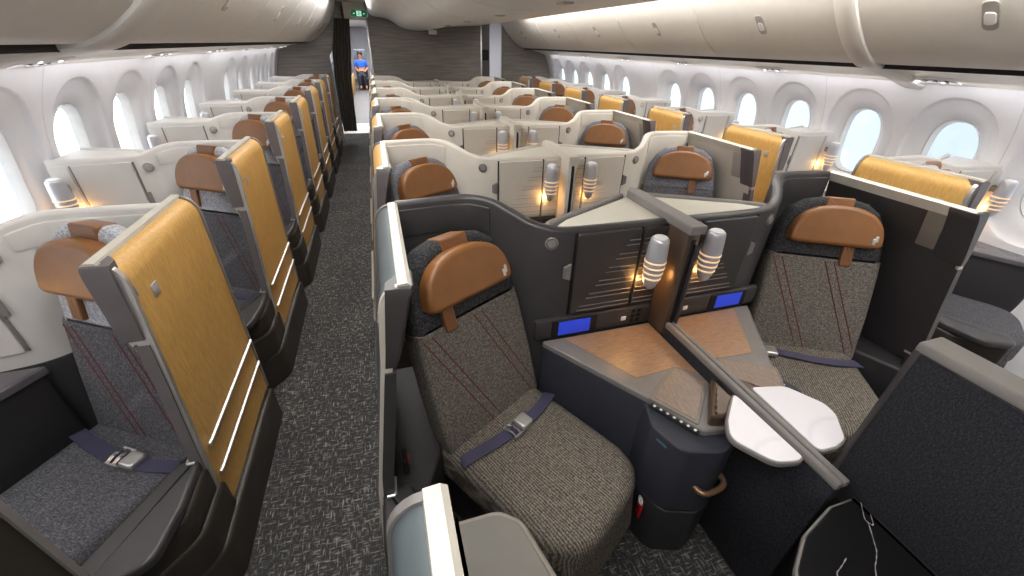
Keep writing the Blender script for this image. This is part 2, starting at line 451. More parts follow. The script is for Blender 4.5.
# ------------------------------------------------------------------ suite shell
PATH_C = [(0, 1.495, ZT), (.1, 1.508, ZT), (.2, 1.518, ZT), (.28, 1.512, ZT), (.35, 1.468, 1.228), (.41, 1.40, 1.206), (.47, 1.34, 1.18), (.54, 1.30, 1.165), (.62, 1.282, 1.157), (.8, 1.28, 1.155), (1.06, 1.28, 1.155)]
PATH_W = [(0, 1.365, ZT), (.1, 1.37, ZT), (.28, 1.37, ZT), (.35, 1.355, 1.232), (.41, 1.315, 1.215), (.45, 1.28, 1.20), (.51, 1.25, 1.197), (.64, 1.225, 1.195), (.84, 1.20, 1.195)]
def make_shell(center, dark, seat_low):
    root = empty('suite_shell')
    shell = M['dark'] if dark else (M['cream'] if center else M['shellw'])
    top = M['creamtop']
    path = PATH_C if center else PATH_W
    lowz = .72 if (not dark) else 0.0
    MB_ = MB(); wall_strip(MB_, path, lowz if not dark else .02, .045); MB_.build('rear_wall', shell, root, 50)
    if not dark:
        MB_ = MB(); wall_strip(MB_, [(x, y-.004, .72) for x, y, z in path], .02, .05, None, .004); MB_.build('lower_wall', M['dark2'], root, 50)
    # accent strip recessed along the top of the wall behind the headrest
    MB_ = MB(); wall_strip(MB_, [(x, y-.006, z-.028) for x, y, z in path[:5]], 1.10 if center else 1.13, .012, None, .004); MB_.build('wall_accent', shell, root, 50)
    if center:
        v = 1.28
        d = MB().prism(rrect(.657, .943, .765, 1.135, .012), 0, .014, .004, 0, Matrix(((1, 0, 0, 0), (0, 0, -1, v), (0, 1, 0, 0), (0, 0, 0, 1)))).build('cabinet_door', shell, root)
        mb = MB()
        for k in range(6):
            for q in (0, 1):
                w = .05+.038*k+.012*q if k < 6 else .2
                zz = 1.09-.058*k-.021*q
                mb.box(.938-w, .938, v-.0165, v-.013, zz-.002, zz+.002, .001)
        mb.build('relief_ribs', M['grey'] if dark else M['ltgrey'], d)
        mb = MB()
        lp = MB().prism(rrect(.954, 1.068, .765, 1.135, .012), 0, .014, .004, 0, Matrix(((1, 0, 0, 0), (0, 0, -1, v), (0, 1, 0, 0), (0, 0, 0, 1)))).build('lamp_panel', shell, root)
        for k in range(6):
            for q in (0, 1):
                zz = 1.09-.058*k-.021*q
                mb.box(.958, 1.064, v-.0165, v-.013, zz-.002, zz+.002, .001)
        mb.build('relief_ribs', M['grey'] if dark else M['ltgrey'], lp)
        mb = MB()
        mb.box(.6475, .656, v-.004, v+.01, .76, 1.14, .001); mb.build('door_gap', M['black'], root)
        MB().box(.9445, .953, v-.004, v+.01, .76, 1.14, .001).build('door_gap', M['black'], root)
        MB().prism(rpoly([(.612, .945), (.646, .93), (.646, 1.01), (.612, .995)], .006), 0, .010, .004, 0, Matrix(((1, 0, 0, 0), (0, 0, -1, v+.002), (0, 1, 0, 0), (0, 0, 0, 1)))).build('door_latch', M['grey'], root)
        # speaker / control button on the curved end
        mm = Matrix.Translation((.557, 1.296, 1.10)) @ Matrix.Rotation(R(-16), 4, 'Z') @ Matrix.Rotation(R(90), 4, 'X')
        sp = MB().lathe([(.0, 0), (.026, 0), (.027, .006), (.022, .010), (.019, .007), (0, .007)], 24, mm).build('speaker_button', M['grey'], root)
        MB().lathe([(0, .005), (.017, .005), (.016, .011), (.010, .012), (0, .010)], 24, mm).build('button_centre', M['alu'], sp)
        # top wedge over the monitor of the row behind
        MB().prism(rpoly([(.56, 1.315), (1.06, 1.30), (1.06, 1.60), (.66, 1.40)], [.02, 0, .01, .05]), 1.12, 1.150, .006, 0).build('top_panel', top, root)
        mb = MB(); wall_strip(mb, [(.55, 1.32, 1.157), (.58, 1.362, 1.157), (.64, 1.40, 1.157), (.85, 1.512, 1.157), (1.06, 1.625, 1.157)], .55, .03); mb.build('screen_back', M['grey'] if dark else M['cream'], root, 50)
        # lower band with display
        bd = MB().box(.50, 1.065, v-.022, v+.01, .655, .755, .012).build('control_band', M['dark2'] if not dark else M['dark'], root)
        ds = MB().prism(rrect(.575, .79, .662, .75, .008), 0, .006, .003, 0, Matrix(((1, 0, 0, 0), (0, 0, -1, v-.021), (0, 1, 0, 0), (0, 0, 0, 1)))).build('display_bezel', M['black'], root)
        MB().box(.605, .755, v-.0295, v-.026, .672, .742, .002).build('display_screen', M['screen'], ds)
        mb = MB()
        mb.box(.915, .94, v-.0255, v-.021, .69, .712, .003); mb.build('usb_socket', M['wht'], root)
        mb = MB()
        for a in range(2):
            for b in range(3):
                mb.box(.965+a*.028, .985+a*.028, v-.0245, v-.021, .672+b*.026, .691+b*.026, .002)
        mb.build('socket_panel', M['black'], root)
    else:
        # window console front: doors, gap, speaker, top
        def fv(u): return 1.25+(u-.50)*(1.2-1.25)/.34
        def wslab(u0, u1, z0, z1, th, off=0.0):
            a = math.atan2(1.2-1.25, .34)
            mm = Matrix.Translation((u0, fv(u0)-off, 0)) @ Matrix.Rotation(a, 4, 'Z') @ Matrix(((1, 0, 0, 0), (0, 0, -1, 0), (0, 1, 0, 0), (0, 0, 0, 1)))
            return MB().prism(rrect(0, (u1-u0)/math.cos(a), z0, z1, min(.012, (u1-u0)*.4)), 0, th, .003, 0, mm)
        wslab(.51, .75, .78, 1.165, .010).build('cabinet_door', M['shellw'], root)
        wslab(.765, .84, .78, 1.165, .010).build('lamp_panel', M['shellw'], root)
        wslab(.499, .508, .78, 1.165, .003).build('door_gap', M['grey'], root); wslab(.753, .762, .78, 1.165, .003).build('door_gap', M['grey'], root)
        wslab(.48, .498, .93, 1.0, .008, .004).build('door_latch', M['grey'], root)
        mm = Matrix.Translation((.450, 1.268, 1.13)) @ Matrix.Rotation(R(-22), 4, 'Z') @ Matrix.Rotation(R(90), 4, 'X')
        sp = MB().lathe([(.0, 0), (.026, 0), (.027, .006), (.022, .010), (.019, .007), (0, .007)], 24, mm).build('speaker_button', M['ltgrey'], root)
        MB().lathe([(0, .005), (.017, .005), (.016, .011), (.010, .012), (0, .010)], 24, mm).build('button_centre', M['alu'], sp)
        MB().prism(rpoly([(.44, 1.285), (.84, 1.225), (.84, 1.48), (.54, 1.40)], [.02, 0, .01, .05]), 1.16, 1.19, .006, 0).build('top_panel', M['shellw'], root)
        mb = MB(); wall_strip(mb, [(.46, 1.33, 1.197), (.54, 1.40, 1.197), (.69, 1.45, 1.197), (.84, 1.50, 1.197)], .55, .03); mb.build('screen_back', M['shellw'], root, 50)
        # side shelf under the window
        MB().prism(rpoly([(.46, 1.22), (.84, 1.20), (.84, .72), (.74, .72)], [.01, 0, 0, .04]), .70, .73, .008, 0).build('side_shelf', M['gloss'], root)
        MB().prism(rpoly([(.48, 1.22), (.83, 1.20), (.83, .74), (.755, .74)], [.01, 0, 0, .03]), .01, .70, .004, 0).build('shelf_cabinet', M['dark2'], root)
    return root

# ------------------------------------------------------------------ aisle partition
def make_partition(face, inner, window, finish='gold'):
    """v is measured from the row origin; outer face at u=-.075, inner face at u=0"""
    root = empty('aisle_partition')
    if window: vf, vr = (lambda z: .898-.085*(ZT-z)), (lambda z: 1.473+.05*(ZT-z))
    else: vf, vr = (lambda z: .885-.085*(ZT-z)), (lambda z: 1.50+.02*(ZT-z))
    zb = .20
    def sect(out, grow, z0):
        o = -.075-grow; pts = [(o, z0)]
        if z0 < 1.15:
            pts += [(o, z0+(1.165-z0)*k/6) for k in range(1, 7)]
        for k in range(1, 7):
            a = PI/2*k/6
            pts.append((o+.05*(1-math.cos(a)), 1.165+.062*math.sin(a)+grow*math.sin(a)))
        return pts
    def sweep(grow, f0, f1, z0, uin):
        sc = sect(None, grow, z0)
        zt_ = sc[-1][1]; sc = sc+[(uin, zt_+(z0-zt_)*k/10) for k in range(11)]
        rg = []
        for s in (0, .5, 1):
            rg.append([(u, (f0(z)*(1-s)+f1(z)*s), z) for u, z in sc])
        return MB().rings(rg)
    bot = lambda v: .27-.15*(v-.85)/.6
    sweep(0, lambda z: vf(z)+.014, lambda z: vr(z)-.012, zb, -.026).build('woven_panel', face, root, 30)
    fr = sweep(.006, lambda z: vf(z), lambda z: vf(z)+.016, zb, -.02).build('front_frame', M['alu'] if finish == 'gold' else M['cap'], root, 30)
    sweep(.006, lambda z: vr(z)-.014, lambda z: vr(z), zb, -.02).build('rear_frame', M['grey'], root, 30)
    # polished cap along the inner top edge
    rg = []
    for s in (0, 1):
        v = vf(ZT)*(1-s)+vr(ZT)*s
        rg.append([(-.032, v, 1.225), (-.03, v, 1.238), (-.006, v, 1.240), (.004, v, 1.232), (.004, v, 1.19), (-.03, v, 1.19)])
    MB().rings(rg).build('top_cap', M['cap'], root, 30)
    # inner liner and the thicker pillar head at the front
    rg = []
    for z in (.02, .2, .4, .6, .8, .9, 1.0, 1.1, 1.2):
        rg.append([(-.022, vf(z)+.01, z), (.003, vf(z)+.01, z), (.003, vr(z)-.005, z), (-.022, vr(z)-.005, z)])
    MB().rings(rg).build('inner_liner', inner, root)
    rg = []
    for z, g in ((1.0, .0), (1.02, .012), (1.06, .02), (1.2, .022), (1.225, .016), (1.232, .006)):
        f = vf(z)
        g *= .25
        rg.append([(-.062, f-.006-g, z), (.0+g*.3, f-.008-g, z), (.006+g, f+.004, z), (.006+g, f+.085, z), (-.01, f+.09, z), (-.06, f+.03, z)])
    MB().rings(rg).build('pillar_head', M['dark'] if finish == 'steel' else M['mauve'], root, 30)
    rg = []
    for z in (.05, .3, .6, .8, .97, .98):
        f = vf(z); g = .0 if z > .9 else .004
        rg.append([(-.065, f-.006, z), (.003+g, f-.006, z), (.003+g, f+.05, z), (-.065, f+.03, z)])
    MB().rings(rg).build('pillar_foot', {'gold': M['mauve'], 'brown': M['brown'], 'steel': M['dark']}[finish], root, 30)
    MB().tube([(-.012, vf(.5)+.03, .5), (-.012, vf(.92)+.03, .92)], .014, 10).build('pillar_rod', M['dark'], root)
    mb = MB(); f = vf(.5)
    mb.tube([(-.03, f-.012, .515), (.012, f-.012, .515)], .006, 8); mb.tube([(.012, f-.012, .515), (.014, f+.05, .515)], .006, 8)
    mb.build('latch_ring', M['alu'], root)
    MB().box(.0, .0075, vf(1.1)+.09, vf(1.1)+.165, 1.03, 1.19, .004).build('inner_plaque', M['taupe'] if inner is M['dark'] else M['ltgrey'], root)
    if finish == 'gold':
        for z in (.52, .382):
            MB().tube([(-.082, vf(z)+.05, z), (-.084, vf(z)+.07, z), (-.084, vr(z)-.03, z), (-.082, vr(z)-.02, z)], .0075, 8).build('trim_rail', M['alu'], root)
    MB().box(-.0785, -.073, vf(1.1)+.098, vf(1.1)+.135, 1.075, 1.115, .004).build('seat_number_plate', M['ltgrey'], root)
    MB().tube([(-.079, vf(1.2)+.012, 1.16), (-.083, vf(1.2)+.012, 1.13)], .004, 6).build('release_stud', M['alu'], root)
    # plinth: stepped tiers in front of and under the panel
    pl = M['brown'] if window else M['dark2']
    ou = -.078 if window else -.10
    wid = .16 if window else .12
    vr0 = 1.50
    MB().prism(rpoly([(ou, vr0), (ou, .68), (.06, .52), (.06, .62), (-.01, .8), (-.01, vr0)], [.01, .14, .03, .02, .02, .01]), .005, .205, .02, 0).build('plinth', pl, root)
    MB().prism(rpoly([(ou+.012, .86), (ou+.012, .66), (.08, .49), (.12, .52), (.0, .86)], [.0, .12, .04, .02, 0]), .207, .36, .02, .01).build('plinth_tier', pl, root)
    MB().prism(rpoly([(ou+.022, .85), (ou+.022, .65), (.10, .46), (.15, .49), (.03, .85)], [.0, .11, .04, .02, 0]), .362, .475, .02, .01).build('plinth_tier', pl, root)
    MB().prism(rpoly([(ou+.03, .855), (ou+.028, .67), (-.03, .52), (.10, .45), (.17, .52), (.02, .84)], [.01, .05, .06, .05, .03, .02]), .478, .512, .014, .004).build('armrest_pad', M['dark'] if window else M['dark2'], root)
    if not window:
        MB().prism(rpoly([(-.135, .72), (-.135, 1.46), (.06, 1.46), (.045, .98), (-.06, .74)], .02), .003, .47, .015, 0).build('side_filler', M['dark2'], root)
    # below the cap the wall is thin; the centre walls also lean out towards the aisle
    def it(T, z):
        if z >= T[0][0]: return T[0][1]
        for (z1, a1), (z0, a0) in zip(T, T[1:]):
            if z >= z0: return a0+(a1-a0)*(z-z0)/(z1-z0)
        return T[-1][1]
    if window:
        TO = [(1.15, -.075), (.2, -.048), (0, -.044)]
        TI = [(1.222, 0), (1.0, -.012), (.96, -.042), (.2, -.018), (0, -.014)]
    else:
        TO = [(1.22, -.075), (1.10, -.085), (.99, -.098), (.53, -.169), (0, -.21)]
        TI = [(1.222, 0), (1.2, -.012), (.99, -.066), (.53, -.137), (0, -.178)]
    for ch in root.children:
        if 'plinth' in ch.name or 'armrest' in ch.name or 'filler' in ch.name:
            if not window and 'filler' not in ch.name:
                for v_ in ch.data.vertices: v_.co.x -= .095
            continue
        for v_ in ch.data.vertices:
            w_ = (v_.co.x+.075)/.075; o_, i_ = it(TO, v_.co.z), it(TI, v_.co.z)
            if w_ < 0: v_.co.x = o_+(v_.co.x+.075)
            elif w_ > 1: v_.co.x = i_+v_.co.x
            else: v_.co.x = o_+(i_-o_)*w_
    return root

# ------------------------------------------------------------------ reading lamp
def make_lamp():
    root = empty('reading_lamp')
    prof = [(0.0, .0), (.014, .003), (.026, .015), (.036, .04), (.043, .075), (.047, .115), (.048, .15), (.046, .19), (.042, .232), (.040, .24)]
    body = MB().lathe(prof+[(.036, .245), (0, .245)], 24).build('lamp_body', M['lamp'], root)
    for z, r in ((.062, .0418), (.088, .0452), (.114, .0476), (.140, .0486)):
        mb = MB(); n = 24; rg = []
        for k in range(n):
            a = 2*PI*k/n
            rg.append([((r+q[0])*math.cos(a), (r+q[0])*math.sin(a), z+q[1]) for q in ((-.003, -.004), (.0012, -.003), (.0012, .003), (-.003, .004))])
        rg.append(rg[0]); mb.rings(rg, None, False, False).build('light_ring', M['ring'], body)
    MB().lathe([(0, .243), (.030, .243), (.031, .249), (.026, .252), (0, .252)], 20).build('top_cap', M['wht'], root)
    MB().box(-.012, .012, .03, .078, .16, .20, .004).build('wall_bracket', M['grey'], root)
    return root
GLOW = []
def glow(x, y, z, e):
    l = bpy.data.lights.new('lamp_glow', 'POINT'); l.color = (1, .50, .14); l.energy = e; l.shadow_soft_size = .018
    o = bpy.data.objects.new('lamp_glow', l); COL.objects.link(o); o.location = (x, y, z)

# ------------------------------------------------------------------ centre divider
def make_divider(dark):
    root = empty('centre_divider')
    c = M['bronzed'] if dark else M['cream']
    MB().box(-.030, .030, 1.150, 1.275, .66, 1.15, .006).build('post', c, root)
    MB().prism(rpoly([(-.036, 1.135), (.036, 1.135), (.036, 1.60), (.0, 1.64), (-.036, 1.60)], .006), 1.148, 1.182, .006, 0).build('cap_strip', M['grey'] if dark else M['cream'], root)
    MB().box(-.006, .010, 1.144, 1.152, .69, 1.12, .002).build('screen_slot', M['black'], root)
    MB().box(.010, .020, 1.128, 1.150, .70, 1.10, .004).build('sliding_screen', M['dark'] if dark else M['ltgrey'], root)
    return root

ORD = ['first', 'second', 'third', 'fourth', 'fifth', 'sixth', 'seventh']
NR = 7
def lamp_at(proto, x, y, z, label, first):
    o = proto if first else dup(proto)
    o.location = (x, y, z); tag(o, label, 'lamp', 'reading lamps on the console walls'); return o

# centre block ------------------------------------------------------
lamp0 = make_lamp(); lamp0.scale = (.88, .88, .95); lamp_used = False
SEAT = {}
def seat(kind, label, loc, rz, group):
    if kind not in SEAT:
        low = M['tweed']
        SEAT[kind] = make_seat({'a': -.11, 'b': .085, 'c': -.11, 'd': .085, 'w': .13, 'v': -.13}[kind], {'a': .0, 'b': -.21, 'c': .0, 'd': -.21, 'w': -.13, 'v': .05}[kind], WT if kind in 'wvcd' else low, M['char'] if kind in 'ab' else (M['midfab'] if kind in 'cd' else M['ltfab']), R(11) if kind in 'wv' else TILT, .06 if kind in 'wv' else .0, .94 if kind in 'wv' else .98, .045 if kind in 'wv' else .07, .47 if kind in 'wv' else .52)
        o = SEAT[kind]
        if kind in 'wv':
            # trim the seat where it meets the aisle wall
            sg = 1 if kind == 'w' else -1; c_, s_ = math.cos(rz), math.sin(rz)
            def trim(q):
                for v_ in q.data.vertices if q.type == 'MESH' else ():
                    u_ = .195+sg*(c_*v_.co.x-s_*v_.co.y)
                    lim = -.006 if v_.co.z < .95 else (-.006+.018*min(1, (v_.co.z-.95)/.08))
                    if u_ < lim: v_.co.x += sg*(lim-u_)/c_
                for ch in q.children: trim(ch)
            trim(o)
    else: o = dup(SEAT[kind])
    placed(o, loc, rz); tag(o, label, 'seat', group); return o
WT = tweed('tweed_slate', srgb(62, 62, 67), srgb(86, 86, 91), srgb(116, 116, 120), scale=230)

shells = {}; parts = {}; divs = {}
for k in range(NR):
    y = k*PITCHY
    dk = 'dark' if k == 0 else 'cream'
    where = 'the dark charcoal front row' if k == 0 else f'the {ORD[k-1]} cream centre row'
    for side, sx, x0, nm in (('a', 1, UA, 'exit-sign-aisle side'), ('b', -1, UB, 'galley-aisle side')):
        if dk not in shells:
            shells[dk] = make_shell(True, k == 0, None); o = shells[dk]
        else: o = dup(shells[dk])
        placed(o, (x0, y, 0), 0, sx)
        tag(o, f'{"charcoal" if k == 0 else "cream"} seat shell of {where}, {nm}', 'seat shell', 'centre suite shells')
        if dk not in parts:
            if k == 0: parts[dk] = make_partition(M['steel'], M['dark'], False, 'steel')
            else: parts[dk] = make_partition(M['gold'], M['cream'], False)
            o = parts[dk]
        else: o = dup(parts[dk])
        placed(o, (x0, y, 0), 0, sx)
        tag(o, f'{"dark steel" if k == 0 else "gold woven"} aisle partition beside {where}, {nm}', 'partition', 'centre aisle partitions')
        su, sv = .285, 1.085
        seat(side if k == 0 else {'a': 'c', 'b': 'd'}[side], f'tan-headrest seat in {where}, {nm}', (x0+sx*su, y+sv, 0), sx*R(30), 'centre seats')
        lx, ly = x0+sx*(.982 if sx > 0 else .935), y+1.195
        lamp_at(lamp0, lx, ly+.008, .885, f'silver bullet reading lamp of {where}, {nm}', not lamp_used); lamp_used = True
        if k < 5: glow(lx-sx*.02, ly+.062, .90, .95)
    if dk not in divs: divs[dk] = make_divider(k == 0); o = divs[dk]
    else: o = dup(divs[dk])
    o.location = (CX, y, 0)
    tag(o, f'{"bronze and grey" if k == 0 else "cream"} divider post between the lamps of {where}', 'divider', 'centre divider posts')

# window blocks -----------------------------------------------------
for wside, sx, x0, nm in (('v', -1, WL, 'exit-sign-aisle window column'), ('w', 1, WR, 'galley-aisle window column')):
    for k in range(NR):
        y = k*PITCHY+DV
        if 'win' not in shells: shells['win'] = make_shell(False, False, None); o = shells['win']
        else: o = dup(shells['win'])
        placed(o, (x0, y, 0), 0, sx)
        tag(o, f'cream seat shell, {ORD[k]} in the {nm}', 'seat shell', 'window suite shells')
        if 'win' not in parts: parts['win'] = make_partition(M['gold'], M['cream'], True); o = parts['win']
        else: o = dup(parts['win'])
        placed(o, (x0, y, 0), 0, sx)
        tag(o, f'gold woven aisle partition, {ORD[k]} in the {nm}', 'partition', 'window aisle partitions')
        seat(wside, f'tan-headrest seat, {ORD[k]} in the {nm}', (x0+sx*.195, y+1.06, 0), sx*R(31), 'window seats')
        lx, ly = x0+sx*.80, y+1.13
        lamp_at(lamp0, lx, ly, .885, f'silver bullet reading lamp, {ORD[k]} in the {nm}', False)
        if k < 3: glow(lx-sx*.03, ly+.055, .93, .5)

# ------------------------------------------------------------------ front centre furniture
def console(mirror):
    sx = -1 if mirror else 1
    root = empty('side_console')
    X = lambda x: x-CX
    body = [(-.465, 1.258), (CX-.022, 1.258), (CX-.022, .72), (.02, .64), (-.10, .66), (-.19, .83)]
    b = [(X(x), y) for x, y in body]
    MB().prism(rpoly(b, [.01, 0, 0, .02, .03, .02]), .005, .625, .004, 0).build('side_panel', M['navy'], root)
    MB().prism(rpoly(b, [.01, 0, 0, .02, .03, .02]), .626, .652, .008, .002).build('table_top', M['grey'], root)
    w = [(-.36, 1.245), (CX-.03, 1.245), (CX-.03, .90), (.005, .955), (-.185, .945)]
    MB().prism([(X(x), y) for x, y in w], .65, .6545, .001, 0).build('wood_inlay', M['woodc'], root)
    ld = [(-.005, .945), (.055, .85), (-.105, .70), (-.185, .835)]
    lid = MB().prism(rpoly([(X(x), y) for x, y in [(-.008, .962), (.072, .85), (-.105, .683), (-.203, .838)]], .01), .652, .660, .003, 0).build('storage_lid', M['taupe'], root)
    MB().prism(rpoly([(X(x), y) for x, y in ld], .008), .659, .6625, .001, 0).build('lid_inlay', M['woodl'], lid)
    MB().prism(rpoly([(X(x), y) for x, y in [(.070, .84), (CX-.024, .80), (CX-.024, .72), (.0, .655), (-.075, .675)]], .012), .652, .70, .016, 0).build('raised_ledge', M['bronzed'], root)
    # rounded pod in front
    pod = [(-.20, .86), (-.24, .75), (-.205, .63), (-.07, .585), (.02, .62), (.03, .80), (-.10, .85)]
    up = MB().prism(rpoly([(X(x), y) for x, y in pod], [.02, .05, .07, .07, .03, 0, 0], 8), .285, .622, .008, .004).build('pod_drawer', M['navy'], root)
    MB().prism(rpoly([(X(x), y) for x, y in [(-.195, .855), (-.235, .75), (-.20, .625), (-.07, .58), (.02, .615), (.03, .80), (-.10, .85)]], [.02, .05, .07, .07, .03, 0, 0], 8), .004, .278, .004, .004).build('pod_base', M['dark2'], root)
    # pull handle
    mb = MB()
    mb.tube(catmull([(X(-.115), .620, .43), (X(-.112), .585, .43), (X(-.09), .569, .43), (X(-.055), .569, .43), (X(-.02), .576, .43), (X(.002), .592, .43), (X(.005), .628, .43)], 4), .011, 10)
    mb.build('pull_handle', M['bronze'], up)
    # control strip with white icons
    st = MB().tube([(X(-.195), .825, .632), (X(-.108), .668, .632)], .010, 8).build('control_strip', M['black'], root)
    mb = MB()
    for q in range(7):
        t = .08+.84*q/6
        mb.box(-.0045, .0045, -.0045, .0045, 0, .003, .001, Matrix.Translation((X(-.195+.087*t)-.003, .825-.157*t-.002, .6405)))
    mb.build('control_icons', M['wht'], st)
    mm = Matrix.Translation((X(-.221), .7195, .575))
    MB().box(-.004, .004, -.022, .022, -.006, .006, .002, Matrix.Translation((X(-.222), .70, .585)) @ Matrix.Rotation(R(16), 4, 'Z')).build('maker_plate', M['teal'], up)
    root.location = (CX, 0, 0); root.scale = (sx, 1, 1)
    return root
ca = console(False)
tag(ca, 'side console with wood top, dark round pod and bronze pull handle', 'console', 'front row side consoles')
cb = dup(ca); cb.scale = (-1, 1, 1)
tag(cb, 'side console with wood top beyond the low dark divider, galley-aisle side', 'console', 'front row side consoles')
# life vest tag on the pod
t = empty('life_vest_tag', (-.235, .69, .165))
mt = Matrix.Rotation(R(-14), 4, 'Z') @ Matrix.Rotation(R(0), 4, 'X')
MB().box(-.006, .003, -.016, .016, .0, .085, .003, mt).build('red_strap', M['red'], t)
mb = MB(); n = 14; rg = []
for kk in range(n+1):
    a = 2*PI*kk/n; rg.append([(-.006+.004*q[0], (.014+.005*q[1])*math.cos(a), .098+(.014+.005*q[1])*math.sin(a)) for q in ((-1, 0), (0, 1), (1, 0), (0, -1))])
mb.rings(rg, mt, False, False).build('pull_ring', M['wht'], t)
tag(t, 'red life vest pull tag with white ring on the dark pod', 'tag')

# low divider wall with rail
t = empty('low_divider', (CX, .36, 0))
MB().box(-.020, .020, 0, .79, .004, .70, .006).build('wall_panel', M['weave'], t)
MB().box(-.024, -.003, -.004, .79, .70, .728, .006).build('top_rail', M['grey'], t)
MB().box(.003, .024, -.004, .79, .70, .728, .006).build('top_rail', M['grey'], t)
MB().box(-.005, .005, 0, .79, .695, .715, .002).build('rail_groove', M['black'], t)
tag(t, 'low dark divider wall with grey rail between the two marble tables', 'divider')

def tabletop(name, poly, z0, z1, rad, mat, rim, label, cat, grp=None):
    cx = sum(p[0] for p in poly)/len(poly); cy = sum(p[1] for p in poly)/len(poly)
    t = empty(name, (cx, cy, z0))
    pl = rpoly([(x-cx, y-cy) for x, y in poly], rad, 6)
    MB().prism(pl, 0, z1-z0-.004, .004, .006).build('table_edge', rim, t)
    MB().prism(inset(ccw(pl), .006), z1-z0-.0045, z1-z0, .002, 0).build('marble_top', mat, t)
    tag(t, label, cat, grp); return t
tabletop('cocktail_table', [(.064, .74), (-.055, .638), (-.104, .575), (-.032, .462), (.045, .446), (.072, .455)], .698, .722, [.02, .06, .06, .07, .05, .03], M['marble'], M['grey'], 'white marble cocktail table beside the pod with the bronze handle', 'table', 'white marble cocktail tables')
tabletop('cocktail_table', [(2*CX-.064, .74), (2*CX+.070, .71), (.338, .60), (.328, .55), (.258, .465), (.2, .452), (2*CX-.072, .456)], .698, .722, [.02, .06, .07, .06, .06, .04, .03], M['marble'], M['grey'], 'white marble cocktail table beyond the low divider, galley-aisle side', 'table', 'white marble cocktail tables')
tabletop('cocktail_table', [(.128, .335), (.04, .335), (-.095, .298), (-.20, .235), (-.24, .12), (-.2, -.25), (.128, -.25)], .655, .682, [.004, .05, .06, .06, .06, .05, .01], M['bmarble'], M['grey'], 'black marble cocktail table with white veins against the tall dark screen', 'table')

bt = [o for o in bpy.data.objects if o.get('label', '').startswith('black marble')][0]
mb = MB(); zt_ = .0273
VEINS = [[(.137, .318), (.10, .281), (.096, .268), (.062, .23), (.045, .212), (.022, .197), (-.005, .18), (-.05, .13), (-.06, .05)], [(.098, .27), (.105, .262), (.128, .285)], [(-.10, .205), (-.075, .212), (-.046, .222)], [(-.10, .205), (-.14, .16)]]
for vn in VEINS:
    P = catmull([(x-bt.location.x, y-bt.location.y, zt_) for x, y in vn], 5); rg = []
    for i, q in enumerate(P):
        d = P[min(i+1, len(P)-1)]-P[max(0, i-1)]; d.normalize(); n = Vector((-d.y, d.x, 0))*(.0010+.0005*math.sin(i*1.7))
        rg.append([tuple(q-n), tuple(q+n)])
    mb.rings(rg, None, False, False, False)
mb.build('white_vein', M['ltgrey'], [c for c in bt.children if c.name.startswith('marble_top')][0])

# tall privacy screen between the seats before the front row
t = empty('privacy_screen', (.135, -.25, 0))
MB().box(.004, .070, 0, .672, .62, 1.172, .012).build('screen_core', M['dark'], t)
MB().box(.0, .008, .0, .652, .68, 1.15, .003).build('woven_face', M['weave'], t)
mb = MB(); mb.box(-.004, .076, -.01, .666, 1.155, 1.182, .006); mb.build('top_frame', M['grey'], t)
MB().box(-.003, .074, .650, .664, .60, 1.17, .005).build('end_frame', M['dark'], t)
MB().box(.012, .055, .02, .66, .004, .62, .006).build('lower_wall', M['dark2'], t)
tag(t, 'tall dark privacy screen with grey frame behind the black marble table', 'screen')

# nearest partitions in front of the first row (dark finish)
o = dup(parts['dark']); placed(o, (UA, -PITCHY-.035, 0), 0, 1)
tag(o, 'aisle partition with polished rounded cap and grey-green pad, in front of the first centre seat', 'partition')
o2 = make_partition(M['brown'], M['brown'], True, 'brown'); placed(o2, (WL, DV-PITCHY-.01, 0), 0, -1)
tag(o2, 'dark brown aisle partition in front of the first exit-sign-aisle window seat', 'partition')
t = empty('grey_seat_back', (-.98, .40, 0))
pl = rpoly([(-.005, .012), (.085, .012), (.125, -.02), (.16, -.16), (.22, -.6), (-.005, -.6)], [.004, .05, .05, .05, .03, .01], 6)
MB().prism(pl, .93, 1.0, .012, .01).build('rim', M['taupe'], t)
MB().prism(inset(ccw(pl), .012), .998, 1.004, .003, 0).build('padded_top', M['pad'], t)
MB().prism(inset(ccw(pl), .02), .006, .935, .0, 0).build('support', M['dark2'], t)
tag(t, 'taupe rounded panel with pale rim against the polished partition cap', 'panel')
# red release tab beside first seat
t = empty('release_handle', (UA-.085, .93, .492))
MB().box(-.012, .008, -.03, .03, -.02, .05, .006).build('housing', M['black'], t)
MB().box(.004, .012, -.012, .012, .005, .04, .003).build('red_tab', M['red'], t)
tag(t, 'black release handle with red tab between aisle wall and first centre seat', 'handle')

# ------------------------------------------------------------------ cabin: floor, walls, windows
mb = MB(); mb.box(-2.8, 2.8, -2.0, 9.9, -.06, 0, .001); struct('floor', mb, M['carpet'])
mb = MB(); mb.box(-2.8, 2.8, 9.9, 11.2, -.06, .0, .001); struct('floor_aft_entry', mb, M['vinyl'])
mb = MB(); mb.box(-2.8, 2.8, 11.2, 26.0, -.06, .0, .001); struct('floor_aft_cabin', mb, M['carpet2'])

